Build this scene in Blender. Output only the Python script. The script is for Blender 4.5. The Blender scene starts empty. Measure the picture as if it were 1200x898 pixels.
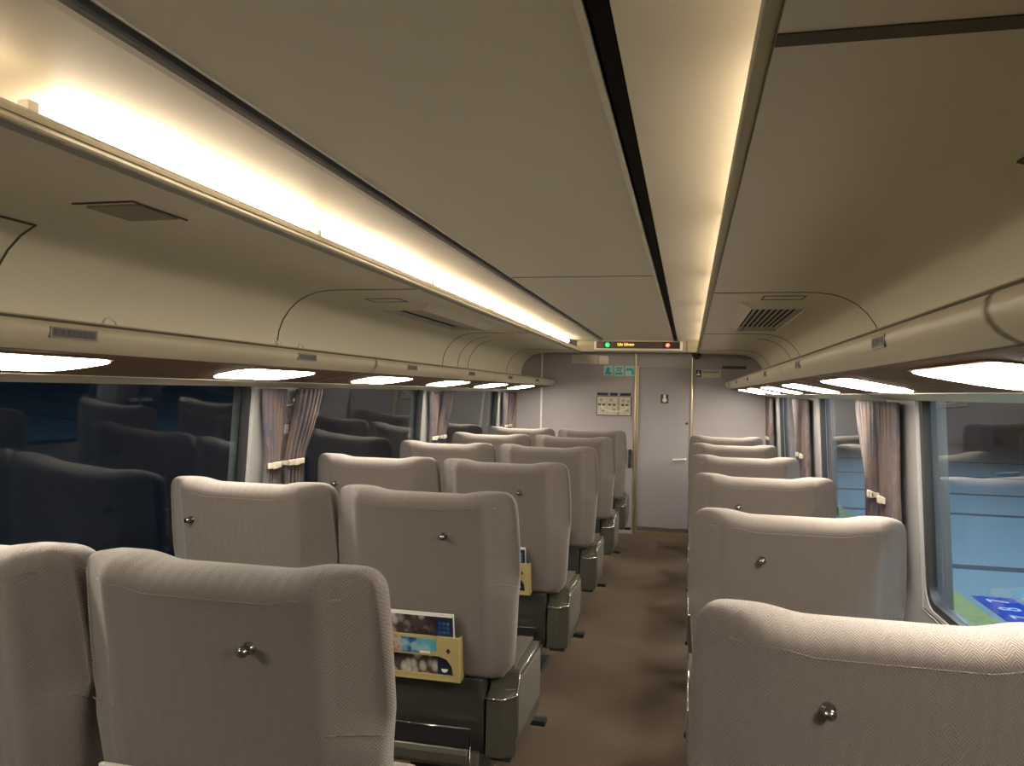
import bpy, math, random
from mathutils import Vector, Matrix
random.seed(7)
S = 1.16            # one modelling unit (the seat pitch) in metres
EYE = 1.28          # eye height in units
XC = -0.452         # centre line of the carriage
XT = -0.440         # centre line of the ceiling tray
YW = 7.1            # end wall
YB = -1.6           # wall behind the viewpoint
C = bpy.context.scene.collection
sin, cos, pi = math.sin, math.cos, math.pi

# ------------------------------------------------------------------ materials
def lin(r, g, b):
    f = lambda c: (c/255/12.92) if c/255 <= .04045 else ((c/255+.055)/1.055)**2.4
    return (f(r), f(g), f(b), 1)
class Mat:
    def __init__(s, name):
        s.m = bpy.data.materials.new(name); s.m.use_nodes = True
        s.t = s.m.node_tree; s.t.nodes.clear()
        s.out = s.n('ShaderNodeOutputMaterial')
    def n(s, typ, **kw):
        o = s.t.nodes.new(typ)
        for k, v in kw.items(): setattr(o, k, v)
        return o
    def l(s, a, b): s.t.links.new(a, b)
    def math(s, op, a, b=None, c=None):
        o = s.n('ShaderNodeMath', operation=op)
        for i, v in enumerate((a, b, c)):
            if v is None: continue
            if isinstance(v, (int, float)): o.inputs[i].default_value = v
            else: s.l(v, o.inputs[i])
        return o.outputs[0]
    def mix(s, fac, a, b):
        o = s.n('ShaderNodeMix', data_type='RGBA')
        for i, v in ((0, fac), (6, a), (7, b)):
            if isinstance(v, (int, float, tuple)): o.inputs[i].default_value = v
            else: s.l(v, o.inputs[i])
        return o.outputs[2]
    def coord(s, out='Object', scale=(1, 1, 1)):
        t = s.n('ShaderNodeTexCoord'); m = s.n('ShaderNodeMapping'); m.inputs['Scale'].default_value = scale
        s.l(t.outputs[out], m.inputs[0]); return m.outputs[0]
    def noise(s, scale, detail=3, vec=None, rough=.5):
        o = s.n('ShaderNodeTexNoise'); o.inputs['Scale'].default_value = scale
        o.inputs['Detail'].default_value = detail; o.inputs['Roughness'].default_value = rough
        if vec is None: vec = s.coord()
        s.l(vec, o.inputs['Vector']); return o.outputs[0]
    def ramp(s, fac, stops, interp='LINEAR'):
        o = s.n('ShaderNodeValToRGB'); o.color_ramp.interpolation = interp
        e = o.color_ramp.elements
        while len(e) < len(stops): e.new(.5)
        for el, (p, c) in zip(e, stops): el.position = p; el.color = c
        s.l(fac, o.inputs[0]); return o.outputs[0]
    def bsdf(s, col, rough=.5, metal=0, spec=.5, bump=None, bstr=.2, bdist=.002, sheen=0):
        b = s.n('ShaderNodeBsdfPrincipled')
        if isinstance(col, tuple): b.inputs['Base Color'].default_value = col
        else: s.l(col, b.inputs['Base Color'])
        if isinstance(rough, (int, float)): b.inputs['Roughness'].default_value = rough
        else: s.l(rough, b.inputs['Roughness'])
        b.inputs['Metallic'].default_value = metal
        b.inputs['Specular IOR Level'].default_value = spec
        b.inputs['Sheen Weight'].default_value = sheen
        if bump is not None:
            n = s.n('ShaderNodeBump'); n.inputs['Strength'].default_value = bstr; n.inputs['Distance'].default_value = bdist
            s.l(bump, n.inputs['Height']); s.l(n.outputs[0], b.inputs['Normal'])
        s.l(b.outputs[0], s.out.inputs[0]); s.b = b
        return s.m
def plain(name, col, rough=.5, metal=0, spec=.5, var=.06, nscale=6, bump=0):
    m = Mat(name)
    nz = m.noise(nscale, 4)
    a = tuple(c*(1-var) for c in col[:3])+(1,); b = tuple(min(1, c*(1+var)) for c in col[:3])+(1,)
    c = m.mix(nz, a, b)
    if bump:
        return m.bsdf(c, rough, metal, spec, bump=m.noise(220, 2), bstr=bump, bdist=.001)
    return m.bsdf(c, rough, metal, spec)
def emit(name, col, strength, var=0):
    m = Mat(name); e = m.n('ShaderNodeEmission'); e.inputs[0].default_value = col; e.inputs[1].default_value = strength
    if var:
        nz = m.noise(4); m.l(m.mix(nz, tuple(c*(1-var) for c in col[:3])+(1,), col), e.inputs[0])
    m.l(e.outputs[0], m.out.inputs[0]); return m.m

M = {}
M['cream'] = plain('cream ceiling panel', (.76, .715, .585, 1), .42, spec=.35, var=.03)
M['cream_rack'] = plain('cream rack moulding', (.46, .415, .30, 1), .38, spec=.4, var=.03)
M['cream_wall'] = plain('grey window panel', (.25, .243, .245, 1), .5, var=.03)
M['cove'] = plain('cove paint', (.70, .65, .55, 1), .5, var=.02)
M['panelcream'] = plain('grey cream louvre paint', (.50, .47, .40, 1), .4)
M['joint'] = plain('shadow joint', (.10, .085, .06, 1), .7)
M['slotgrey'] = plain('grey brown slot edge', (.26, .235, .20, 1), .45)
M['black'] = plain('black rubber', (.012, .012, .013, 1), .55)
M['blackgap'] = plain('black slot lining', (.006, .006, .006, 1), .8)
M['white_trim'] = plain('white enamel trim', (.78, .74, .64, 1), .3)
M['chrome'] = plain('polished chrome', (.75, .74, .72, 1), .12, 1, var=.02)
M['knob'] = plain('dark nickel knob', (.34, .33, .32, 1), .16, 1, var=.02)
M['steel'] = plain('brushed steel', (.42, .40, .35, 1), .3, .9, var=.06)
M['brass'] = plain('champagne metal', (.62, .52, .36, 1), .28, .85, var=.05)
M['charcoal'] = plain('charcoal plastic', (.035, .033, .030, 1), .45, var=.1, bump=.1)
M['bronze'] = plain('dark olive console', (.085, .080, .062, 1), .33, .25, var=.08)
M['panelgrey'] = plain('grey leather panel', (.135, .125, .108, 1), .5, var=.08, bump=.15)
M['pocket'] = plain('yellow beige plastic', (.42, .345, .15, 1), .4, var=.04)
M['clip'] = plain('ivory clip', (.46, .42, .35, 1), .4)
M['white'] = plain('white paper', (.75, .73, .68, 1), .5)
M['darkred'] = plain('dark red print', (.07, .012, .012, 1), .5)
M['red'] = plain('red ink', (.45, .05, .03, 1), .5)
M['glyph'] = plain('dark ink', (.05, .045, .04, 1), .5)
M['label'] = plain('grey brown plate', (.17, .145, .11, 1), .4)
M['teal'] = plain('teal print', (.02, .36, .36, 1), .45)
M['paleteal'] = plain('pale teal print', (.35, .62, .58, 1), .45)
M['navy'] = plain('navy print', (.012, .02, .06, 1), .35)
M['plate'] = plain('pale notice plate', (.52, .49, .40, 1), .3, .3)
M['paper'] = plain('cream printed sheet', (.50, .47, .36, 1), .4)
M['mapgrid'] = plain('olive print', (.28, .27, .17, 1), .5)

def mk_wood():
    m = Mat('brown wood film')
    nz = m.noise(3, 5, m.coord('Object', (30, 1.2, 30)), .6)
    return m.bsdf(m.ramp(nz, [(.3, (.085, .045, .02, 1)), (.7, (.20, .115, .055, 1))]), .7, spec=.2)
M['wood'] = mk_wood()
def mk_endwall():
    m = Mat('mauve grey laminate')
    nz = m.noise(260, 3); n2 = m.noise(3, 3)
    c = m.mix(nz, (.275, .248, .262, 1), (.385, .352, .368, 1)); c = m.mix(m.math('MULTIPLY', n2, .35), c, (.36, .32, .30, 1))
    return m.bsdf(c, .42)
M['endwall'] = mk_endwall()
def mk_door():
    m = Mat('mauve grey door laminate')
    nz = m.noise(280, 3); n2 = m.noise(4, 3)
    c = m.mix(nz, (.265, .243, .26, 1), (.365, .338, .357, 1)); c = m.mix(m.math('MULTIPLY', n2, .35), c, (.36, .33, .33, 1))
    return m.bsdf(c, .38)
M['door'] = mk_door()
def mk_fabric():
    m = Mat('taupe herringbone moquette')
    t = m.n('ShaderNodeTexCoord'); sp = m.n('ShaderNodeSeparateXYZ'); m.l(t.outputs['Object'], sp.inputs[0])
    x = sp.outputs[0]; z = m.math('ADD', sp.outputs[2], m.math('MULTIPLY', sp.outputs[1], .45))
    jit = m.math('MULTIPLY', m.noise(90, 2), .009)
    pp = m.math('PINGPONG', m.math('ADD', x, 5.0), .0145)
    ph = m.math('ADD', m.math('ADD', z, m.math('MULTIPLY', pp, 1.35)), jit)
    w = m.math('SINE', m.math('MULTIPLY', ph, 2*pi/.0068))
    w = m.math('ADD', m.math('MULTIPLY', w, .5), .5)
    seam = m.math('LESS_THAN', m.math('ABSOLUTE', m.math('SUBTRACT', m.math('PINGPONG', m.math('ADD', x, 5.0), .0165), .0165)), .0009)
    fine = m.noise(900, 2)
    big = m.noise(5, 3)
    c = m.mix(w, (.120, .101, .088, 1), (.182, .156, .138, 1))
    c = m.mix(m.math('MULTIPLY', fine, .5), c, (.19, .16, .143, 1))
    c = m.mix(m.math('MULTIPLY', big, .30), c, (.155, .132, .126, 1))
    h = m.math('ADD', m.math('MULTIPLY', w, .8), m.math('MULTIPLY', fine, .6))
    return m.bsdf(c, .9, spec=.2, bump=h, bstr=.5, bdist=.0025, sheen=.25)
M['fabric'] = mk_fabric()
def mk_carpet():
    m = Mat('brown carpet')
    f = m.noise(420, 3); g = m.noise(60, 3); b = m.noise(1.4, 3)
    c = m.mix(f, (.060, .044, .031, 1), (.122, .094, .070, 1))
    c = m.mix(m.math('MULTIPLY', g, .4), c, (.12, .085, .058, 1))
    c = m.mix(m.ramp(b, [(.42, (0, 0, 0, 1)), (.6, (.5, .5, .5, 1))]), c, (.14, .108, .08, 1))
    return m.bsdf(c, .95, spec=.1, bump=f, bstr=.6, bdist=.004, sheen=0)
M['carpet'] = mk_carpet()
def mk_curtain():
    m = Mat('patterned curtain')
    v = m.coord('Object', (1, 1, .55))
    a = m.noise(9, 4, v); b = m.noise(16, 4, m.coord('Object', (1, 1.4, .8)), .6)
    c = m.ramp(a, [(.32, (.060, .056, .078, 1)), (.47, (.095, .082, .088, 1)), (.60, (.125, .092, .082, 1)), (.74, (.12, .108, .105, 1))])
    c = m.mix(m.ramp(b, [(.52, (0, 0, 0, 1)), (.66, (.45, .45, .45, 1))]), c, (.18, .125, .085, 1))
    return m.bsdf(c, .9, spec=.15, bump=m.noise(500, 2), bstr=.3, bdist=.001)
M['curtain'] = mk_curtain()
def mk_glass():
    m = Mat('night window glass')
    ge = m.n('ShaderNodeNewGeometry'); dp = m.n('ShaderNodeVectorMath', operation='DOT_PRODUCT')
    m.l(ge.outputs['Incoming'], dp.inputs[0]); m.l(ge.outputs['Normal'], dp.inputs[1])
    k = m.math('POWER', m.math('SUBTRACT', 1.0, m.math('ABSOLUTE', dp.outputs['Value'])), 5.0)
    fz = m.math('ADD', m.math('MULTIPLY', k, .96), .034)
    g = m.n('ShaderNodeBsdfGlossy'); g.inputs['Roughness'].default_value = .004; g.inputs[0].default_value = (.95, .97, 1, 1)
    t = m.n('ShaderNodeBsdfTransparent'); t.inputs[0].default_value = (.80, .86, .88, 1)
    mx = m.n('ShaderNodeMixShader'); m.l(fz, mx.inputs[0]); m.l(t.outputs[0], mx.inputs[1]); m.l(g.outputs[0], mx.inputs[2])
    m.l(mx.outputs[0], m.out.inputs[0]); return m.m
M['glass'] = mk_glass()
def mk_mag():
    m = Mat('magazine cover print')
    vo = m.n('ShaderNodeTexVoronoi'); vo.inputs['Scale'].default_value = 34
    m.l(m.coord('Object', (1, 1, .62)), vo.inputs['Vector'])
    c = m.ramp(vo.outputs['Distance'], [(.0, (.52, .48, .42, 1)), (.35, (.36, .32, .29, 1)), (.6, (.08, .05, .05, 1))])
    c = m.mix(m.ramp(m.noise(7, 2), [(.40, (0, 0, 0, 1)), (.52, (1, 1, 1, 1))]), (.03, .022, .025, 1), c)
    return m.bsdf(c, .25)
M['mag'] = mk_mag()
def mk_ad(cols, name, sc):
    m = Mat(name)
    c = m.ramp(m.noise(sc, 4), [(.35, cols[0]), (.5, cols[1]), (.62, cols[2])], 'CONSTANT' if False else 'LINEAR')
    return m.bsdf(c, .3)
M['ad1'] = mk_ad([(.10, .16, .18, 1), (.45, .42, .36, 1), (.40, .13, .07, 1)], 'photo advert print', 28)
M['ad2'] = mk_ad([(.01, .05, .22, 1), (.02, .12, .30, 1), (.25, .42, .5, 1)], 'blue advert print', 20)
M['ad3'] = mk_ad([(.06, .30, .38, 1), (.10, .36, .45, 1), (.3, .48, .5, 1)], 'teal advert print', 14)
M['tube'] = emit('warm fluorescent tube', (1, .86, .67, 1), 7.2)
M['lamp'] = emit('rack downlight diffuser', (1, .91, .76, 1), 27)
M['led_orange'] = emit('orange led dots', (1, .42, .06, 1), 2.2)
M['led_green'] = emit('green indicator lamp', (.05, .55, .16, 1), .8)
M['led_pale'] = emit('pale green lit symbol', (.35, .8, .45, 1), .8)
M['led_red'] = emit('red indicator lamp', (.85, .12, .06, 1), .9)
M['led_pink'] = emit('pale red lit symbol', (1, .55, .45, 1), 1.0)
M['screen'] = plain('brown display glass', (.10, .072, .055, 1), .25)
M['screen2'] = plain('dark display glass', (.045, .03, .025, 1), .25)
M['darkgreen'] = plain('dark green display glass', (.01, .07, .02, 1), .25)
def mk_perf():
    m = Mat('perforated speaker grille')
    vo = m.n('ShaderNodeTexVoronoi'); vo.inputs['Scale'].default_value = 130; vo.inputs['Randomness'].default_value = 0
    m.l(m.coord('Object', (1, 1, 0)), vo.inputs['Vector'])
    c = m.ramp(vo.outputs['Distance'], [(.30, (.03, .025, .02, 1)), (.42, (.46, .41, .30, 1))])
    return m.bsdf(c, .5)
M['perf'] = mk_perf()
def mk_platform():
    m = Mat('grey blue platform paving')
    a = m.noise(30, 3); b = m.noise(1.2, 3)
    c = m.mix(a, (.22, .31, .36, 1), (.28, .38, .43, 1)); c = m.mix(m.math('MULTIPLY', b, .5), c, (.20, .29, .36, 1))
    return m.bsdf(c, .5)
M['platform'] = mk_platform()
M['edge'] = plain('mossy platform edge paving', (.20, .22, .12, 1), .7, var=.4, nscale=9)
M['yellow'] = plain('worn yellow tactile paving', (.36, .38, .12, 1), .6, var=.3, nscale=20)
M['pave_line'] = plain('dark paving joint', (.035, .05, .07, 1), .7)
M['blue_sign'] = plain('blue floor marking', (.02, .07, .50, 1), .4, var=.1)
M['teal_sign'] = plain('teal floor marking', (.03, .40, .42, 1), .4, var=.1)
M['white_mark'] = plain('white floor marking', (.8, .85, .9, 1), .5)
M['ballast'] = plain('dark ballast', (.010, .010, .012, 1), .9, var=.5, nscale=30)
M['farwall'] = plain('dark blue station wall', (.010, .016, .03, 1), .7, var=.3, nscale=1.5)
M['canopy'] = plain('platform canopy', (.10, .12, .15, 1), .7)
M['sign_lit'] = emit('lit blue station sign', (.05, .18, .9, 1), 1.2)

# ------------------------------------------------------------------ mesh builder
class MB:
    def __init__(s): s.v = []; s.f = []; s.mi = []; s.cur = 0; s.runs = []
    def add(s, vs, fs):
        vs = list(vs); s.runs.append((vs, fs))
        k = len(s.v); s.v += [tuple(p) for p in vs]; s.f += [tuple(i+k for i in f) for f in fs]; s.mi += [s.cur]*len(fs); return s
    def box(s, x0, x1, y0, y1, z0, z1):
        x0, x1 = min(x0, x1), max(x0, x1)
        v = [(x0, y0, z0), (x1, y0, z0), (x1, y1, z0), (x0, y1, z0), (x0, y0, z1), (x1, y0, z1), (x1, y1, z1), (x0, y1, z1)]
        return s.add(v, [(0, 3, 2, 1), (4, 5, 6, 7), (0, 1, 5, 4), (1, 2, 6, 5), (2, 3, 7, 6), (3, 0, 4, 7)])
    def prism(s, poly, fn, a, b):
        """poly: closed list of 2-D points; fn(p, t) -> 3-D; extruded from a to b"""
        n = len(poly); v = [fn(p, a) for p in poly]+[fn(p, b) for p in poly]
        f = [tuple(range(n))[::-1], tuple(range(n, 2*n))]+[(i, (i+1) % n, (i+1) % n+n, i+n) for i in range(n)]
        return s.add(v, f)
    def ribbon(s, line, th, fn, a, b):
        """open 2-D polyline given a thickness, extruded"""
        off = []
        for i, p in enumerate(line):
            q0 = line[max(i-1, 0)]; q1 = line[min(i+1, len(line)-1)]
            dx, dz = q1[0]-q0[0], q1[1]-q0[1]; L = math.hypot(dx, dz) or 1
            off.append((p[0]+dz/L*th, p[1]-dx/L*th))
        n = len(line); v = []
        for t in (a, b): v += [fn(p, t) for p in line]+[fn(p, t) for p in off]
        f = []
        for i in range(n-1):
            f += [(i, i+1, 2*n+i+1, 2*n+i), (n+i+1, n+i, 3*n+i, 3*n+i+1), (i+1, i, n+i, n+i+1), (2*n+i, 2*n+i+1, 3*n+i+1, 3*n+i)]
        f += [(0, 2*n, 3*n, n), (n-1, 2*n-1, 4*n-1, 3*n-1)]
        return s.add(v, f)
    def tube(s, pts, r, seg=8):
        pts = [Vector(p) for p in pts]; k = len(pts); v = []; f = []
        for i, p in enumerate(pts):
            d = (pts[min(i+1, k-1)]-pts[max(i-1, 0)]).normalized()
            u = d.cross(Vector((0, 0, 1)));
            if u.length < .05: u = d.cross(Vector((1, 0, 0)))
            u.normalize(); w = d.cross(u)
            for j in range(seg):
                a = 2*pi*j/seg; v.append(p+u*cos(a)*r+w*sin(a)*r)
        for i in range(k-1):
            for j in range(seg):
                f.append((i*seg+j, i*seg+(j+1) % seg, (i+1)*seg+(j+1) % seg, (i+1)*seg+j))
        f += [tuple(range(seg))[::-1], tuple(range((k-1)*seg, k*seg))]
        return s.add(v, f)
    def lathe(s, prof, c, axis, seg=14):
        """prof: (radius, distance along axis) from centre c"""
        ax = Vector(axis).normalized(); u = ax.orthogonal().normalized(); w = ax.cross(u); v = []; f = []
        for r, d in prof:
            for j in range(seg):
                a = 2*pi*j/seg; v.append(Vector(c)+ax*d+u*cos(a)*r+w*sin(a)*r)
        for i in range(len(prof)-1):
            for j in range(seg): f.append((i*seg+j, i*seg+(j+1) % seg, (i+1)*seg+(j+1) % seg, (i+1)*seg+j))
        f += [tuple(range(seg))[::-1], tuple(range((len(prof)-1)*seg, len(prof)*seg))]
        return s.add(v, f)
    def pieces(s, name, mats, parent=None, loc=(0, 0, 0), smooth=False, bevel=0):
        """one object per piece: pieces are the runs recorded by each shape call"""
        out = []
        for vs, fs in s.runs: out.append(MB().add(vs, fs).build(name, mats, parent, loc, smooth, bevel))
        return out
    def build(s, name, mats, parent=None, loc=(0, 0, 0), smooth=False, bevel=0):
        me = bpy.data.meshes.new(name)
        me.from_pydata([(p[0]*S, p[1]*S, p[2]*S) for p in s.v], [], s.f)
        if not isinstance(mats, (list, tuple)): mats = [mats]
        for m in mats: me.materials.append(m)
        me.polygons.foreach_set('material_index', s.mi)
        import bmesh
        bm = bmesh.new(); bm.from_mesh(me); bmesh.ops.recalc_face_normals(bm, faces=bm.faces); bm.to_mesh(me); bm.free()
        o = bpy.data.objects.new(name, me); C.objects.link(o)
        o.location = [c*S for c in loc]
        if parent: o.parent = parent
        if smooth:
            me.polygons.foreach_set('use_smooth', [True]*len(me.polygons))
            if smooth == 'auto':
                e = o.modifiers.new('edges', 'EDGE_SPLIT'); e.split_angle = math.radians(35)
        if bevel:
            b = o.modifiers.new('bevel', 'BEVEL'); b.width = bevel*S; b.segments = 2; b.limit_method = 'ANGLE'
        return o
def thing(name, label, cat, loc=(0, 0, 0), group=None):
    o = bpy.data.objects.new(name, None); C.objects.link(o); o.location = [c*S for c in loc]
    o.empty_display_size = .1
    return tag(o, label, cat, group)
def tag(o, label, cat, group=None):
    o['label'] = label; o['category'] = cat
    if group: o['group'] = group
    return o
def struct(o): o['kind'] = 'structure'; return o
def box(*a): return MB().box(*a)
def dup(root, loc=None, parent=None):
    r = root.copy(); C.objects.link(r)
    if parent: r.parent = parent
    if loc is not None: r.location = [c*S for c in loc]
    for ch in list(root.children): dup(ch, None, r)
    return r
dg_text = []
def text(body, size, name, mat, parent=None, loc=(0, 0, 0), rot=None, depth=.0015):
    """lettering as a mesh, centred, lying in the local X-Z plane facing -Y; size = letter height in units"""
    cu = bpy.data.curves.new('t', 'FONT'); cu.body = body; cu.size = size*S*1.35; cu.align_x = 'CENTER'; cu.align_y = 'CENTER'; cu.extrude = depth*S/2
    to = bpy.data.objects.new('t', cu); C.objects.link(to)
    bpy.context.view_layer.update()
    me = bpy.data.meshes.new_from_object(to.evaluated_get(bpy.context.evaluated_depsgraph_get()))
    bpy.data.objects.remove(to)
    R = Matrix(((1, 0, 0), (0, 0, -1), (0, 1, 0))).to_4x4() if rot is None else rot
    me.transform(R); me.name = name; me.materials.clear(); me.materials.append(mat)
    o = bpy.data.objects.new(name, me); C.objects.link(o); o.location = [c*S for c in loc]
    if parent: o.parent = parent
    return o
def sm(a, b, x):
    t = min(1, max(0, (x-a)/(b-a))); return t*t*(3-2*t)
def P(side, c=XC):                      # cross-section mapper: (half width, height above eye) at y
    return lambda p, y: (c+side*p[0], y, EYE+p[1])

# ------------------------------------------------------------------ shell
struct(box(-2.0+.3, 1.1-.3, YB, YW+.05, -.06, 0).build('floor', M['carpet']))
hx = lambda z: 1.150+(EYE-z)*.05       # wall half width at height z (world units)
PIL = [(-1.26, -.93), (.68, 1.01), (2.62, 2.95), (4.555, 4.885), (6.50, 7.10)]   # pillars between the windows
Z0, Z1 = .625, 1.34                    # window sill and head
CW = {}
for side, nm in ((-1, 'left'), (1, 'right')):
    f = lambda p, y, s=side: (XC+s*p[0], y, p[1])
    mb = MB()
    mb.prism([(hx(0), 0), (hx(Z0), Z0), (hx(Z0)+.09, Z0), (hx(0)+.09, 0)], f, YB, YW)
    prev = YB
    for a, b in PIL:
        if a == 2.62 and side > 0: a, b = 2.66, 3.02
        mb.prism([(hx(Z0), Z0), (hx(Z1), Z1), (hx(Z1)+.09, Z1), (hx(Z0)+.09, Z0)], f, a, b)
    mb.prism([(hx(Z1), Z1), (hx(1.6), 1.6), (hx(1.6)+.09, 1.6), (hx(Z1)+.09, Z1)], f, YB, YW)
    struct(mb.build('wall_'+nm, M['cream_wall']))
    bb = MB().prism([(hx(.12)-.012, .12), (hx(0)-.012, 0), (hx(0)+.02, 0), (hx(.12)+.02, .12)], f, YB, YW)
    struct(bb.build('baseboard_'+nm, M['charcoal']))
# end walls
ew = MB().box(XC-1.30, XC-.025-.0, YW, YW+.05, 0, 1.80).box(.045, XC+1.30, YW, YW+.05, 0, 1.80)
ew = MB().box(XC-1.30, -.47, YW, YW+.05, 0, 1.80).box(.035, XC+1.30, YW, YW+.05, 0, 1.80).box(-.47, .035, YW, YW+.05, EYE+.255, 1.80)
struct(ew.build('wall_front', M['endwall']))
struct(box(XC-1.30, XC+1.30, YB-.05, YB, 0, 1.80).build('wall_back', M['endwall']))
# door
door = bpy.data.objects.new('door_1', None); C.objects.link(door); door.location = (-.217*S, YW*S, 0); struct(door)
box(-.25, .25, .012, .05, .015, EYE+.25).build('door_leaf', M['door'], door)
box(-.25, .25, -.004, .05, 0, .035).build('threshold', M['brass'], door)
box(-.25, .25, .006, .03, .035, .075).build('kick_strip', M['steel'], door)
box(-.25, .25, -.004, .02, EYE+.247, EYE+.257).build('door_head_strip', M['steel'], door)
h = MB().tube([(.085, -.035, EYE-.583), (.17, -.038, EYE-.577), (.205, -.036, EYE-.577)], .0075).tube([(.20, -.036, EYE-.577), (.20, .012, EYE-.577)], .009)
h.build('door_handle', M['white_trim'], door, smooth='auto')
MB().lathe([(.012, 0), (.012, -.012), (.006, -.014)], (.205, .012, EYE-.255), (0, 1, 0)).build('lock_cylinder', M['charcoal'], door)
# door posts
for i, (x0, x1, m) in enumerate(((-.482, -.458, 'brass'), (.024, .045, 'brass'))):
    mb = MB().tube([((x0+x1)/2-.004, YW-.006, .0), ((x0+x1)/2-.004, YW-.006, EYE+.37)], .0095, 12)
    mb.box(x1-.004 if i == 0 else x0-.004, (x1+.014) if i == 0 else x0+.008, YW-.008, YW+.004, 0, EYE+.257)
    struct(mb.build('trim_%d' % (i+1), M['brass'], smooth='auto'))
struct(box(-1.356, -1.340, YW-.006, YW+.001, 0, EYE+.37).build('trim_3', M['white_trim']))

# ceiling: side panels, following the curved section
SEC = [(1.098, .08), (1.098, .17), (1.092, .215), (1.076, .258), (1.050, .296), (1.016, .328), (.975, .351), (.93, .365), (.88, .371), (.80, .372), (.534, .372)]
ceil = None
ceil = bpy.data.objects.new('ceiling', None); C.objects.link(ceil); struct(ceil)
for side in (-1, 1):
    MB().ribbon(SEC, .03, P(side), YB, YW).build('side_panel', M['cream'], ceil, smooth='auto')
T = lambda s: P(s, XT)
# central tray panel between the two slots
MB().prism([(-.2985, .48), (.305, .48), (.305, .50), (-.2985, .50)], lambda p, y: (XT+p[0], y, EYE+p[1]), YB, YW).build('centre_panel', M['cream'], ceil)
for side in (-1, 1):
    # black slot between centre panel and cove, with its lighter trims
    i0 = .305 if side > 0 else .2985
    MB().prism([(i0, .496), (.345, .496), (.345, .54), (i0, .54)], T(side), YB, YW).build('slot_lining', M['blackgap'] if side > 0 else M['joint'], ceil)
    tw = .011 if side > 0 else .004; cw = .337 if side > 0 else .325
    MB().prism([(i0-tw, .474 if side > 0 else .478), (i0, .472 if side > 0 else .478), (i0, .50), (i0-tw, .50)], T(side), YB, YW).build('slot_trim', M['white_trim'], ceil)
    MB().prism([(cw, .484), (cw+.003, .478), (.343, .478), (.343, .50), (cw, .50)], T(side), YB, YW).build('slot_edge', M['white_trim'] if side > 0 else M['slotgrey'], ceil)
    cove = [(.339, .480), (.45, .487), (.56, .495), (.62, .499), (.655, .493), (.675, .475), (.682, .45), (.682, .412), (.66, .402), (.545, .402)]
    MB().ribbon(cove[::-1], -.012, T(side), YB, YW).build('cove_panel', M['cove'], ceil, smooth='auto')
    # cornice lip
    lip = [(.500, .369), (.503, .367), (.508, .368), (.548, .399), (.549, .407), (.541, .408), (.536, .402), (.532, .401), (.526, .393), (.522, .392), (.517, .384), (.513, .383), (.500, .373)]
    MB().prism(lip, T(side), YB, YW).build('cornice', M['cream_rack'], ceil, smooth='auto')
    # shadow gap and its lining
    MB().prism([(.518, .388), (.566, .388), (.566, .396), (.530, .396)], T(side), YB, YW).build('shadow_gap', M['joint'], ceil)
# joints across the ceiling
def joint(side, y, w=.006, m='joint', sec=SEC, c=XC, d=.002):
    MB().ribbon(sec, -d, P(side, c), y-w/2, y+w/2).build('panel_joint', M[m], ceil)
for y in (2.68, 4.72): joint(-1, y)
for y in (2.86, 4.75): joint(1, y)
joint(1, .835, .028)
joint(-1, .80, .028); joint(-1, 6.5, .004); joint(1, 6.45, .004)
for side, y0 in ((-1, 5.05), (1, 5.15)):
    joint(side, y0, .005, sec=SEC[:9]);
joint(-1, 5.30, .005, sec=SEC[:8])
MB().box(XT-.2985, XT+.305, 3.138, 3.144, EYE+.4785, EYE+.481).build('panel_joint', M['joint'], ceil)
MB().box(XT+.34, XT+.49, 3.10, 3.106, EYE+.4785, EYE+.4815).build('panel_joint', M['joint'], ceil)
# light side joints of cornice
# access panel outlines on the curved part near the viewpoint
def outline(side, y0, y1, sec, w=.005):
    mb = MB()
    mb.ribbon(sec, -.0025, P(side), y0, y0+w); mb.ribbon(sec, -.0025, P(side), y1-w, y1)
    for k in (0, len(sec)-1):
        a = sec[k]; b = sec[k-1] if k else sec[1]
        dx, dz = b[0]-a[0], b[1]-a[1]; L = math.hypot(dx, dz); e = (a[0]+dx/L*w, a[1]+dz/L*w)
        seg = [a, e] if not k else [e, a]
        mb.ribbon(seg, -.0025, P(side), y0, y1)
    return mb
outline(-1, .95, 1.43, SEC[3:7]).build('access_panel_joint', M['joint'], ceil)
outline(1, .95, 1.30, SEC[5:8]).build('access_panel_joint', M['joint'], ceil)

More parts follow.
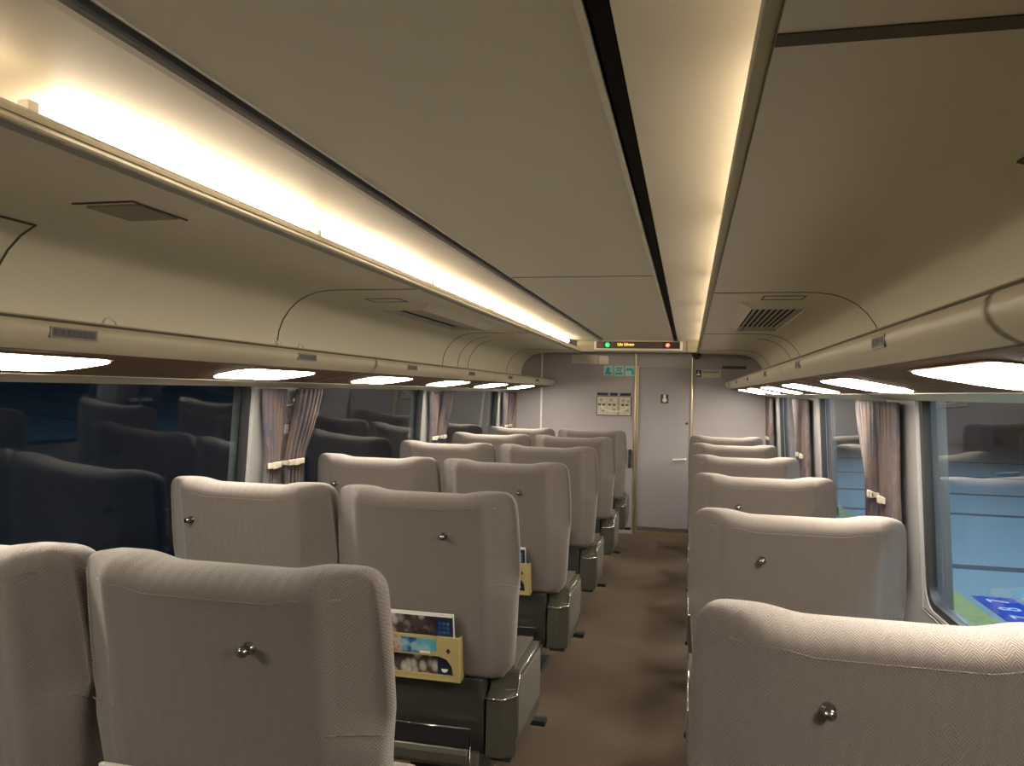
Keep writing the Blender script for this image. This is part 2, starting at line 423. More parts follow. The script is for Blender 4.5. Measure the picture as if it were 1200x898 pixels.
# ------------------------------------------------------------------ speaker grille and air outlets on the ceiling
ZL = EYE+.372
g = thing('speaker_grille', 'small perforated square speaker grille on the ceiling above the left luggage rack', 'speaker grille', (-1.18, 1.43, ZL))
MB().box(-.062, .062, -.062, .068, -.004, .002).build('grille_plate', M['perf'], g)
MB().box(-.075, .072, -.088, -.084, -.003, .001).box(.069, .073, -.088, .088, -.003, .001).pieces('cover_joint', M['joint'], g)
def vent(side, label):
    cx = XC+side*.79
    v = thing('air_vent', label, 'air vent', (cx, 3.72, ZL))
    w, L = .150, .58
    k = 1 if side > 0 else -1
    # rim frame with sloping edges
    rim = MB()
    for (a, b) in (((-w, -L), (w, -L)), ((w, -L), (w, L)), ((w, L), (-w, L)), ((-w, L), (-w, -L))):
        ix = lambda p: (p[0]*.66, p[1]*.90)
        c, d = ix(a), ix(b)
        rim.add([(a[0], a[1], .002), (b[0], b[1], .002), (d[0], d[1], -.024), (c[0], c[1], -.024),
                 (a[0], a[1], .006), (b[0], b[1], .006), (d[0], d[1], .006), (c[0], c[1], .006)],
                [(0, 1, 2, 3), (7, 6, 5, 4), (0, 4, 5, 1), (3, 2, 6, 7), (1, 5, 6, 2), (0, 3, 7, 4)])
    rim.build('vent_frame', M['cream'], v)
    MB().box(-w*.62, w*.62, -L*.9, L*.9, -.003, .004).build('vent_opening', M['blackgap'], v)
    sl = MB()
    n = 8 if side > 0 else 4
    for i in range(n):
        x = -w*.54+i*(w*1.08)/(n-1) if side > 0 else w*.56-i*(w*.45)/(n-1)
        sl.prism([(x-.009, -.023), (x+.005, -.020), (x+.005, -.018), (x-.009, -.021)], lambda p, y: (p[0], y, p[1]), -L*.89, L*.89)
    sl.build('louvre', M['panelcream'], v)
    for (x0, x1, y0, y1) in ((-.075, .075, -.765, -.758), (-.075, .075, -.655, -.649), (-.075, -.070, -.765, -.649), (.070, .075, -.765, -.649)):
        MB().box(x0, x1, y0, y1, -.002, .001).build('hatch_joint', M['joint'], v)
vent(-1, 'long cream ceiling air vent above the left luggage rack')
vent(1, 'long cream ceiling air vent above the right luggage rack')

# ------------------------------------------------------------------ luggage racks, lamps, seat plates
RACK = [(1.15, .095), (.80, .118), (.790, .128), (.782, .128), (.774, .120), (.768, .112), (.766, .100), (.770, .087), (.780, .075), (.793, .067), (.80, .063), (.806, .0655), (.812, .062)]
UNDER = [(.812, .062), (.93, .041), (1.055, .0175)]
BAND = [(1.05, .0165), (1.075, .012), (1.120, .0045), (1.147, -.002)]
for side, nm in ((-1, 'left'), (1, 'right')):
    f = P(side)
    r = thing('luggage_rack', 'long cream overhead luggage rack with brown underside above the %s windows' % nm, 'luggage rack', (0, 0, 0))
    back = [(1.148, .02), (1.148, .10)]
    MB().prism(RACK+[(.85, .075), (1.14, .075)], f, YB+.005, YW-.005).build('rack_front', M['cream_rack'], r, smooth='auto')
    MB().prism(UNDER+[(1.055, .06), (.812, .07)], f, YB+.005, YW-.005).build('rack_underside', M['wood'], r)
    MB().prism(BAND+[(1.147, .05), (1.05, .05)], f, YB+.005, YW-.005).build('window_head_band', M['cream_rack'], r, smooth='auto')
    line = MB().prism([(.7785, .1235), (.7735, .1185), (.7725, .1195), (.7775, .1245)], f, YB+.005, YW-.005)
    line.prism([(.7995, .0628), (.803, .0605), (.806, .062), (.803, .066)], f, YB+.005, YW-.005)
    line.pieces('edge_groove', M['joint'], r)
    jp = RACK[1:]+UNDER+BAND
    ys = (.93, 2.87, 4.83, 6.77)
    for y in ys:
        MB().ribbon(jp[::-1], .004, f, y-.011, y-.003).ribbon(jp[::-1], .003, f, y+.005, y+.011).pieces('rack_joint', M['steel'], r, smooth='auto')
        MB().ribbon(jp[::-1], .0015, f, y-.003, y+.005).build('rack_joint_gap', M['joint'], r)
    # downlights
    for k in range(-2, 7):
        yc = 1.315+k+(.025 if side > 0 else 0)
        place = {0: 'the nearest one in view', 1: 'second in view', 2: 'third in view', 3: 'fourth in view', 4: 'fifth in view', 5: 'sixth and farthest in view'}.get(k)
        if yc+.25 > YW: continue
        if side < 0 and k < -1 or side > 0 and k < -1: continue
        lab = 'glowing white light panel under the %s luggage rack, %s' % (nm, place) if place else 'glowing white light panel under the %s luggage rack behind the viewpoint' % nm
        t = thing('rack_light', lab, 'light', (XC+side*.93, yc, EYE+.041), 'reading lights under the %s rack' % nm)
        L = .232; pts = []
        h0, h1 = -.082, (.074 if side < 0 else .092)
        for q in range(6): aa = pi+q*pi/10; pts.append((-L+.055+.055*cos(aa), h0+.045+.045*sin(aa)))
        for q in range(6): aa = 1.5*pi+q*pi/10; pts.append((L-.055+.055*cos(aa), h0+.045+.045*sin(aa)))
        for q in range(7): aa = q*pi/12; pts.append((L-.085+.080*cos(aa), h1-.085+.085*sin(aa)))
        for q in range(7): aa = pi/2+q*pi/12; pts.append((-L+.085+.080*cos(aa), h1-.085+.085*sin(aa)))
        sl = -.173
        MB().prism([(a*1.02, (b-.0)*1.10) for a, b in pts], lambda p, z, s=side: (s*p[1], p[0], p[1]*sl+z), -.0005, -.0025).build('lamp_frame', M['wood'], t)
        MB().prism(pts, lambda p, z, s=side: (s*p[1], p[0], p[1]*sl+z), -.0025, -.0045).build('diffuser', M['lamp'], t)
    # seat number plates
    names = ['nearest', 'second', 'third', 'fourth', 'fifth', 'sixth']
    for k in range(6):
        yc = 1.32+k*.98 if side < 0 else 1.42+k*1.0
        L = .062 if side < 0 else .045
        t = thing('seat_number_plate', 'small grey brown seat number plate on the %s luggage rack edge, %s from the camera' % (nm, names[k]), 'sign', (XC+side*.7665, yc, EYE+.098), 'seat number plates on the %s rack' % nm)
        MB().prism([(-.0015, -.011), (-.0015, .011), (.003, .011), (.003, -.011)], lambda p, y, s=side: (s*p[0], y, p[1]), -L, L).build('plate', M['label'], t)
        gl = MB(); random.seed(k+20)
        gl.box(-side*.0015, -side*.0019, -L+.006, L-.006, -.008, .008)
        u = -L+.012
        while u < L-.014:
            w = random.choice((.006, .010, .014))
            if random.random() < .8: gl.box(-side*.0015, -side*.0026, u, u+w, -.006+random.random()*.004, .004+random.random()*.003)
            u += w+.005
        gl.build('plate_print', M['glyph'], t)
# coat hooks standing on the left rack lip
for i, y in enumerate((1.44, 2.15, 2.29)):
    t = thing('coat_hook', 'clear plastic coat hook on the left luggage rack lip, %s from the camera' % ('nearest', 'second', 'third')[i], 'hook', (XC-.785, y, EYE+.128), 'clear hooks on the left rack')
    MB().tube([(0, -.022, -.002), (0, -.014, .010), (0, 0, .014), (0, .014, .010), (0, .022, -.002)], .0035, 6).build('hook_loop', M['white_trim'], t, smooth=True)
# cove fluorescent tubes
for side, nm in ((-1, 'left'), (1, 'right')):
    ys = [(-1.0, -.05), (.03, .98), (1.07, 2.02), (2.07, 3.03), (3.09, 4.05), (4.11, 5.0), (5.06, 5.92), (5.97, 6.84)]
    for i, (a, b) in enumerate(ys):
        j = i-1
        w = ['nearest', 'second', 'third', 'fourth', 'fifth', 'sixth', 'seventh'][j] if j >= 0 else 'last behind the viewpoint'
        if i < 2: b -= .05
        L = (b-a)/2-.035
        if i > 0: MB().box(-.010, .014, -.012, .012, -.055, -.004).build('glow_baffle', M['cove'], ceil, (XT+side*.625, a-.028, EYE+.4635), bevel=.004)  # baffle block added between tubes to break the glow with a dark notch
        t = MB().tube([(0, -L, 0), (0, -L+.012, 0), (0, L-.012, 0), (0, L, 0)], .0165, 14).build('fluorescent_lamp', M['tube'], None, (XT+side*.625, (a+b)/2, EYE+.4635), smooth='auto')
        tag(t, 'glowing fluorescent lamp in the %s ceiling cove, %s from the camera' % (nm, w), 'light', 'fluorescent lamps in the %s cove' % nm)

# ------------------------------------------------------------------ windows
def rrect(y0, y1, z0, z1, r, n=6):
    p = []
    for cy, cz, a0 in ((y1-r, z1-r, 0), (y0+r, z1-r, 90), (y0+r, z0+r, 180), (y1-r, z0+r, 270)):
        for i in range(n+1):
            a = math.radians(a0+90*i/n); p.append((cy+r*cos(a), cz+r*sin(a)))
    return p
OPEN = [(-.93, .68), (1.01, 2.62), (2.95, 4.555), (4.885, 6.50)]
num = 0
for side, nm in ((-1, 'left'), (1, 'right')):
    for a, b in OPEN:
        if side > 0 and b == 2.62: b = 2.66
        if side > 0 and a == 2.95: a = 3.02
        num += 1
        wn = bpy.data.objects.new('window_%d' % num, None); C.objects.link(wn); struct(wn)
        wn.location = ((XC+side*hx(Z0))*S, (a+b)/2*S, Z0*S)
        ox, oy, oz = XC+side*hx(Z0), (a+b)/2, Z0
        F = lambda y, z, d, s=side: (XC+s*(hx(z)+d)-ox, y-oy, z-oz)
        zt = Z1
        def ring(outer, inner, d0, d1, name, m):
            n = len(outer); v = []
            for (q, d) in ((outer, d0), (inner, d0), (outer, d1), (inner, d1)): v += [F(y, z, d) for y, z in q]
            f = []
            for i in range(n):
                j = (i+1) % n
                f += [(i, j, n+j, n+i), (2*n+j, 2*n+i, 3*n+i, 3*n+j), (n+i, n+j, 3*n+j, 3*n+i), (j, i, 2*n+i, 2*n+j)]
            return MB().add(v, f).build(name, m, wn, smooth='auto')
        o = rrect(a, b, Z0, zt, .0005); i1 = rrect(a+.012, b-.008, Z0+.012, zt-.012, .07)
        ring(o, i1, .006, .03, 'frame', M['cream_wall'])
        i2 = rrect(a+.042, b-.040, Z0+.036, zt-.03, .05)
        ring(i1, i2, .010, .034, 'gasket', M['black'])
        rr = rrect(a+.012, b-.008, Z0+.012, zt-.012, .07); n = len(rr)
        MB().prism(rr, lambda p, d: F(p[0], p[1], d), .022, .028).build('pane', M['glass'], wn)
        # sill ledge
        MB().prism([(-.004, .0), (.004, -.014), (.03, -.014), (.03, .0)], lambda p, y: (side*p[0], y-oy, p[1]), a, b).build('sill', M['cream_wall'], wn)

# ------------------------------------------------------------------ curtains and tiebacks
def curtain(side, t0, t1, m0, m1, name, label, grp):
    """t0..t1 = extent at the top, m0..m1 = extent at the tieback"""
    zt, zm, zb = EYE-.008, EYE-.285, Z0+.02
    nu, nv = 60, 26
    cy = (t0+t1)/2; v = []; f = []
    for k in (0, 1):
        for j in range(nv+1):
            z = zt+(zb-zt)*j/nv
            w = sm(zt, zm, z) if z > zm else 1-.35*sm(zm, zb, z)
            w = min(1, (zt-z)/(zt-zm))**1.3 if z > zm else 1-.30*(zm-z)/(zm-zb)
            for i in range(nu+1):
                u = i/nu
                y = (t0+(t1-t0)*u)*(1-w)+(m0+(m1-m0)*u)*w
                ph = u*2*pi*5.5+.7*sin(u*9)
                amp = .0085+.003*w
                d = -.034-.006*w+amp*sin(ph)+.003*sin(ph*2+1+3*z)-(.0025 if k else 0)
                v.append((XC+side*(hx(z)+d)-(XC+side*hx(zt)), y-cy, z-zt))
    n = (nu+1)*(nv+1)
    for k in (0, 1):
        for j in range(nv):
            for i in range(nu):
                q = k*n+j*(nu+1)+i; f.append((q, q+1, q+nu+2, q+nu+1))
    for i in range(nu): f += [(i, i+1, n+i+1, n+i), (nv*(nu+1)+i, nv*(nu+1)+i+1, n+nv*(nu+1)+i+1, n+nv*(nu+1)+i)]
    for j in range(nv): f += [(j*(nu+1), (j+1)*(nu+1), n+(j+1)*(nu+1), n+j*(nu+1)), (j*(nu+1)+nu, (j+1)*(nu+1)+nu, n+(j+1)*(nu+1)+nu, n+j*(nu+1)+nu)]
    o = MB().add(v, f).build('curtain', M['curtain'], None, (XC+side*hx(zt), cy, zt), smooth=True)
    tag(o, label, 'curtain', grp)
for side, nm in ((-1, 'left'), (1, 'right')):
    for pi_, (a, b) in enumerate(PIL[1:]):
        if pi_ == 0 and side < 0: continue
        which = ['behind the viewpoint', 'on the nearest pillar in view', 'on the second pillar in view', 'on the pillar beside the end wall'][pi_]
        G = a if side < 0 else a+.04
        gn, gf, mn, mf, tn, tf, zz = ((0, .170), (.262, .475), (.05, .140), (.195, .335), (.035, .125), (.185, .31), EYE-.305) if side < 0 else \
                             ((.075, .335), (.345, .69), (.085, .30), (.37, .52), (.185, .27), (.345, .425), EYE-.347)
        if a > 6: gf = (gf[0], min(gf[1], .55)); 
        curtain(side, G+gn[0], G+gn[1], G+mn[0], G+mn[1], 'curtain', 'purple brown curtain, nearer of the pair %s, %s side' % (which, nm), 'curtains by the %s windows' % nm)
        curtain(side, G+gf[0], G+gf[1], G+mf[0], G+mf[1], 'curtain', 'purple brown curtain, farther of the pair %s, %s side' % (which, nm), 'curtains by the %s windows' % nm)
        for (y0, y1, ww) in ((G+tn[0], G+tn[1], 'nearer'), (G+tf[0], G+tf[1], 'farther')):
            x = XC+side*(hx(zz)-.034)
            t = thing('curtain_tieback', 'ivory clip holding the %s curtain %s, %s side' % (ww, which, nm), 'curtain tieback', (x, (y0+y1)/2, zz), 'curtain tiebacks on the %s' % nm)
            hw = (y1-y0)/2
            d = -side
            MB().box(d*.020, d*.030, -hw, hw, -.011, .011).build('strap', M['clip'], t, bevel=.003)
            MB().box(-d*.033, d*.029, (hw-.006) if ww == 'nearer' else -hw, hw if ww == 'nearer' else -hw+.006, -.009, .009).build('strap_return', M['clip'], t, bevel=.002)
            MB().box(d*.029, d*.036, -hw*.1-.018, -hw*.1+.018, -.013, .013).build('buckle', M['clip'], t, bevel=.003)
# red lettering strip, hammer bracket on the near left pillar
t = thing('emergency_notice', 'vertical red lettering with a white patch on the near left pillar between two curtains', 'sign', (XC-hx(1.06), 2.89, EYE-.22))
random.seed(4)
gl = MB()
for z in (.100, .060, .0, -.016, -.034, -.05):
    for q in range(4):
        y = random.uniform(-.016, .010); zz = z+random.uniform(-.010, .010)
        if random.random() < .5: gl.box(.0005-.004, .006, y, y+random.uniform(.008, .016), zz, zz+.004)
        else: gl.box(.0005-.004, .006, y, y+.004, zz-.006, zz+.008)
gl.build('red_lettering', M['red'], t)
MB().box(-.004, .0065, -.030, -.006, .028, .066).build('white_patch', M['white'], t)
t = thing('wall_hook', 'small grey metal hook on the near left pillar above the red lettering', 'hook', (XC-hx(1.20), 2.885, EYE-.068))
MB().tube([(-.004, -.028, -.010), (.012, -.014, -.008), (.018, .008, .0), (.012, .022, .010)], .006, 8).build('hook_arm', M['steel'], t, smooth=True)
MB().lathe([(.009, 0), (.010, .006), (.004, .010)], (.008, .022, .012), (1, 0, 0)).build('hook_knob', M['white_trim'], t)

# ------------------------------------------------------------------ information display
d = thing('information_display', 'long cream passenger information display with orange text above the end door', 'display', (XT-.01, YW-.10, EYE+.435))
MB().prism([(-.06, -.056), (-.075, .0), (-.06, .048), (.09, .048), (.09, -.056)], lambda p, x: (x, p[0], p[1]), -.545, .545).build('housing', M['cream_rack'], d)
MB().box(-.39, .39, -.088, -.058, -.045, .052).build('screen_bezel', M['white_trim'], d, bevel=.004)
MB().box(-.368, .368, -.091, -.086, -.028, .033).build('screen', M['screen'], d)
MB().box(-.30, -.235, -.0925, -.090, -.027, .032).build('green_panel', M['darkgreen'], d)
MB().box(.22, .366, -.0925, -.090, -.027, .032).build('red_panel', M['screen2'], d)
gi = MB().lathe([(.022, 0), (.022, -.002)], (-.268, -.092, .003), (0, 1, 0), 20).build('green_indicator', M['led_green'], d)
MB().tube([(-.274, -.0945, .013), (-.274, -.0945, -.006), (-.262, -.0945, -.008), (-.260, -.0945, -.016)], .0025, 6).build('seat_symbol', M['led_pale'], gi)
ri = MB().lathe([(.020, 0), (.020, -.002)], (.262, -.092, .003), (0, 1, 0), 20).build('red_indicator', M['led_red'], d)
MB().box(.250, .275, -.096, -.094, .000, .006).tube([(.252, -.095, -.008), (.272, -.095, .014)], .002, 6).build('cigarette_symbol', M['led_pink'], ri)
text('Ulc Ulrem', .026, 'led_lettering', M['led_orange'], d, (-.105, -.0925, .007))
text('1', .034, 'car_number', M['label'], d, (-.335, -.0925, .003))
box(.425, .43, -.078, -.05, -.055, .05).build('end_joint', M['joint'], d)
t = thing('dome_camera', 'small black dome device under the right end of the information display', 'camera', (.062, YW-.06, EYE+.372))
MB().lathe([(.040, .0), (.042, -.012), (.036, -.030), (.022, -.044), (.006, -.050)], (0, 0, 0), (0, 0, 1), 18).build('dome', M['black'], t, smooth=True)

# ------------------------------------------------------------------ signs on the end wall
Y = YW
def wbox(x0, x1, z0, z1, d0=.0, d1=.006): return MB().box(x0, x1, -d1, -d0, z0, z1)
t = thing('notice_plate', 'pale engraved notice plate high on the end wall left of the door', 'sign', (-.895, Y, EYE+.315))
wbox(-.170, .070, -.040, .040).build('plate', M['plate'], t); wbox(.078, .168, -.044, .034).build('side_plate', M['plate'], t)
g = MB()
for i in range(4): g.box(-.155, .03, -.0072, -.0058, .024-i*.015, .027-i*.015)
g.build('engraved_lines', M['mapgrid'], t)
for i, (x, lab) in enumerate(((-.725, 'teal square pictogram sticker left of the door, leftmost of three'), (-.628, 'teal square pictogram sticker left of the door, middle of three'), (-.528, 'teal square pictogram sticker left of the door, rightmost of three'))):
    t = thing('pictogram_sticker', lab, 'sticker', (x, Y, EYE+.212), 'teal stickers beside the door')
    wbox(-.042, .042, -.046, .046, 0, .003).build('sticker_sheet', M['paleteal'], t)
    g = MB()
    if i == 0: g.lathe([(.016, 0), (.016, -.002)], (-.002, -.003, .016), (0, 1, 0)).box(-.03, .03, -.005, -.003, -.036, -.014).box(-.024, .012, -.005, -.003, -.014, .006)
    elif i == 1: g.box(-.034, .034, -.005, -.003, -.036, -.016).box(-.022, .008, -.005, -.003, -.004, .008).box(-.03, .03, -.005, -.003, .018, .030).box(.012, .020, -.005, -.003, -.012, .016)
    else: g.box(-.034, .020, -.005, -.003, .004, .024).box(.016, .034, -.005, -.003, -.034, .014)
    g.build('pictogram', M['teal'], t)
t = thing('wall_poster', 'framed cream route chart with a white arc on the end wall left of the door', 'poster', (-.665, Y, EYE-.098))
wbox(-.162, .157, -.105, .075, 0, .012).build('poster_frame', M['charcoal'], t)
wbox(-.155, .150, -.098, .070, .011, .014).build('sheet', M['paper'], t)
g = MB()
for x0, x1 in ((-.158, -.056), (-.040, .030), (.052, .150)): g.box(x0, x1, -.012, -.002, .080, .106)
g.build('heading', M['navy'], t)
g = MB()
for x in (-.068, -.012, .090): g.box(x, x+.003, -.0155, -.0138, -.095, .065)
g.box(-.150, .028, -.0155, -.0138, .006, .009).box(.050, .146, -.0155, -.0138, .006, .009).box(.030, .048, -.0155, -.0138, -.095, .060)
for x, z in ((-.12, .04), (-.03, .04), (.08, .035), (.13, .03), (.0, -.05), (-.10, -.06), (.12, -.055)): g.box(x-.014, x+.014, -.0153, -.0138, z-.010, z+.010)
g.build('chart_grid', M['mapgrid'], t)
g = MB()
for x in (-.135, -.095, -.042, .0, .078, .118): g.box(x-.013, x+.013, -.017, -.0138, -.012, .004)
g.build('chart_marks', M['glyph'], t)
MB().tube([(-.122+.0245*i, -.0165, -.012-.052*(1-((i-5)/5)**2)**.5) for i in range(0, 11)], .0045, 6).build('white_arc', M['white'], t)
t = thing('door_sticker', 'small black and white pictogram sticker on the end door', 'sticker', (-.212, Y+.012, EYE-.038))
wbox(-.036, .034, -.040, .040, 0, .003).build('sheet', M['glyph'], t)
MB().lathe([(.020, 0), (.020, -.002)], (0, -.003, -.010), (0, 1, 0)).box(-.010, .010, -.005, -.003, -.004, .038).build('pictogram', M['white'], t)
t = thing('wall_sign', 'small white sign with a black pictogram on the end wall right of the door', 'sign', (.164, Y, EYE+.196))
wbox(-.112, .112, -.034, .036, 0, .004).build('plate', M['paper'], t)
wbox(-.106, -.056, -.030, .032, .003, .006).build('black_square', M['glyph'], t)
MB().box(-.098, -.066, -.0075, -.0055, -.016, -.002).box(-.086, -.078, -.0075, -.0055, -.002, .02).build('pictogram', M['white'], t)
g = MB()
for i in range(9): g.box(-.045+i*.016, -.035+i*.016, -.0055, -.0035, .010, .022)
g.build('lettering', M['glyph'], t)
t = thing('wall_vent', 'narrow dark slot vent on the end wall right of the door', 'vent', (.39, Y, EYE+.255))
wbox(-.102, .102, -.013, .013, 0, .005).build('slot_frame', M['joint'], t)
g = MB()
for i in range(3): g.box(-.098, .098, -.007, -.004, -.009+i*.007, -.006+i*.007)
g.build('slot', M['black'], t)
t = thing('wall_bracket', 'narrow black holder on the end wall beside the farthest aisle seat', 'holder', (-.513, Y, EYE-.59))
MB().box(-.013, .013, -.03, 0, -.085, .085).build('holder_body', M['black'], t, bevel=.004)
MB().box(-.008, .008, -.038, -.028, -.06, .03).build('holder_face', M['charcoal'], t)
t = thing('curtain_rail_post', 'thin pale vertical strip on the end wall beside the left window', 'strip', (-1.585, Y, 0))
MB().box(-.007, .007, -.012, 0, .45, EYE+.0).build('strip_bar', M['brass'], t)

# ------------------------------------------------------------------ seats
def wz(z):          # half width of the backrest by height
    pts = [(.39, .255), (.50, .266), (.62, .274), (.70, .283), (.78, .282), (.88, .276), (.955, .269)]
    for (a, p), (b, q) in zip(pts, pts[1:]):
        if z <= b: return p+(q-p)*max(0, (z-a))/(b-a)
    return pts[-1][1]
def backy(x, z):    # back surface of the upholstery
    y = .175*(.95-z)
    ax = abs(x)
    fac = sm(.178, .215, ax)*(ax-.182)*.70
    y += fac*(.55+.45*sm(.64, .72, z))
    y += .008*sm(.60, .52, z)*sm(.15, .10, ax)                 # dip behind the pocket
    return y
def backrest():
    nu, nv = 56, 64
    z0 = .385
    def top(x):
        a = abs(x); w = .269; r = .042
        t = .950-.0115*sm(.185, .105, a)
        if a > w-r: t -= (r-math.sqrt(max(0, r*r-(a-(w-r))**2)))*.8
        return t
    v = []; f = []
    us = [sin(pi/2*(-1+2*i/nu)) for i in range(nu+1)]
    us = [.35*(-1+2*i/nu)+.65*u for i, u in enumerate(us)]
    vs = [(1-cos(pi*j/nv))/2 for j in range(nv+1)]
    vs = [.45*j/nv+.55*q for j, q in enumerate(vs)]
    for k in (0, 1):
        for q in vs:
            for u in us:
                zt = top(u*.269)
                z = z0+q*(zt-z0)
                w = wz(z)
                # round the lower corners a little
                x = u*w*(1-.10*(1-sm(0, .08, q)))
                e = (1-abs(u)**13)**.42 if abs(u) < 1 else 0
                s = z-z0; dt = zt-z
                rt = .042; ev = math.sqrt(max(0, 1-(1-min(1, dt/rt))**2))
                rb = .03; eb = math.sqrt(max(0, 1-(1-min(1, s/rb))**2))
                edge = e*ev*eb
                yb = backy(x, z); mid = .175*(.95-z)+.062
                fr = .175*(.95-z)+.135+.02*sm(.12, .24, abs(x))+.015*sm(.75, .9, z)
                y = mid+(yb-mid)*edge if k == 0 else mid+(fr-mid)*edge
                v.append((x, y, z))
    n = (nu+1)*(nv+1)
    for k in (0, 1):
        for j in range(nv):
            for i in range(nu):
                p = k*n+j*(nu+1)+i; f.append((p, p+1, p+nu+2, p+nu+1))
    return MB().add(v, f)
def weld(o):
    import bmesh
    bm = bmesh.new(); bm.from_mesh(o.data); bmesh.ops.remove_doubles(bm, verts=bm.verts, dist=.0004)
    bmesh.ops.recalc_face_normals(bm, faces=bm.faces); bm.to_mesh(o.data); bm.free()
def rbox(x0, x1, y0, y1, z0, z1, r=.03, n=4):
    """cushion with rounded edges"""
    v = []; f = []; m = 10
    cx, cy, cz = (x0+x1)/2, (y0+y1)/2, (z0+z1)/2
    hx_, hy_, hz_ = (x1-x0)/2, (y1-y0)/2, (z1-z0)/2
    mb = MB()
    for ax in range(3):
        for sg in (-1, 1):
            base = len(mb.v); k = 12
            vs = []
            for i in range(k+1):
                for j in range(k+1):
                    a, b = -1+2*i/k, -1+2*j/k
                    a = a*(.55+.45*abs(a)**.5); b = b*(.55+.45*abs(b)**.5)
                    q = [0, 0, 0]; q[ax] = sg; q[(ax+1) % 3] = a; q[(ax+2) % 3] = b
                    p = Vector((q[0]*hx_, q[1]*hy_, q[2]*hz_))
                    c = Vector((max(-hx_+r, min(hx_-r, p.x)), max(-hy_+r, min(hy_-r, p.y)), max(-hz_+r, min(hz_-r, p.z))))
                    dd = p-c
                    if dd.length > 1e-6: p = c+dd.normalized()*min(r, dd.length) if dd.length > r else p
                    if dd.length > 1e-6: p = c+dd.normalized()*r
                    p.z += .008*(1-(p.x/hx_)**2)*(1-(p.y/hy_)**2) if p.z > 0 else 0
                    vs.append((cx+p.x, cy+p.y, cz+p.z))
            mb.add(vs, [(i*(k+1)+j, i*(k+1)+j+1, (i+1)*(k+1)+j+1, (i+1)*(k+1)+j) for i in range(k) for j in range(k)])
    return mb
def console(parent, s):
    """armrest console; s = +1 on the right of the seat, -1 on the left"""
    X = lambda x: s*x
    prof = [(.112, .165), (.112, .338), (.150, .352), (.172, .398), (.190, .402), (.500, .392), (.505, .385), (.505, .165)]
    mb = MB(); n = len(prof)
    inn, mid, out = .190, .238, .274
    rings = []
    for k, x in enumerate((inn, mid, out)):
        row = []
        for i, (y, z) in enumerate(prof):
            yy = y+(.030 if k == 2 and y < .12 else (.015 if k == 2 and y < .16 else 0))
            row.append((X(x), yy, z))
        rings += row
    f = []
    for k in range(2):
        for i in range(n): j = (i+1) % n; f.append((k*n+i, k*n+j, (k+1)*n+j, (k+1)*n+i))
    f += [tuple(range(n))[::-1], tuple(range(2*n, 3*n))]
    mb.add(rings, f)
    b = mb.build('armrest_console', M['bronze'], parent, bevel=.002)
    # pale side panel
    sp = [(.152, .215), (.152, .338), (.185, .378), (.492, .372), (.492, .215)]
    MB().prism(sp, lambda p, x: (X(x), p[0], p[1]), .2735, .2795).build('side_panel', M['panelgrey'], b, bevel=.0015)
    tr = [(X(.186), .110, .337), (X(.238), .110, .337), (X(.275), .141, .340), (X(.275), .160, .354), (X(.275), .178, .396), (X(.275), .500, .391), (X(.275), .503, .225)]
    MB().tube(tr, .0028, 6).build('chrome_trim', M['chrome'], b, smooth=True)
    MB().box(X(.200), X(.255), .196, .49, .398, .409).build('arm_pad', M['bronze'], b, bevel=.004)
    MB().box(X(.20), X(.262), .13, .49, .15, .17).build('skirt', M['charcoal'], b)
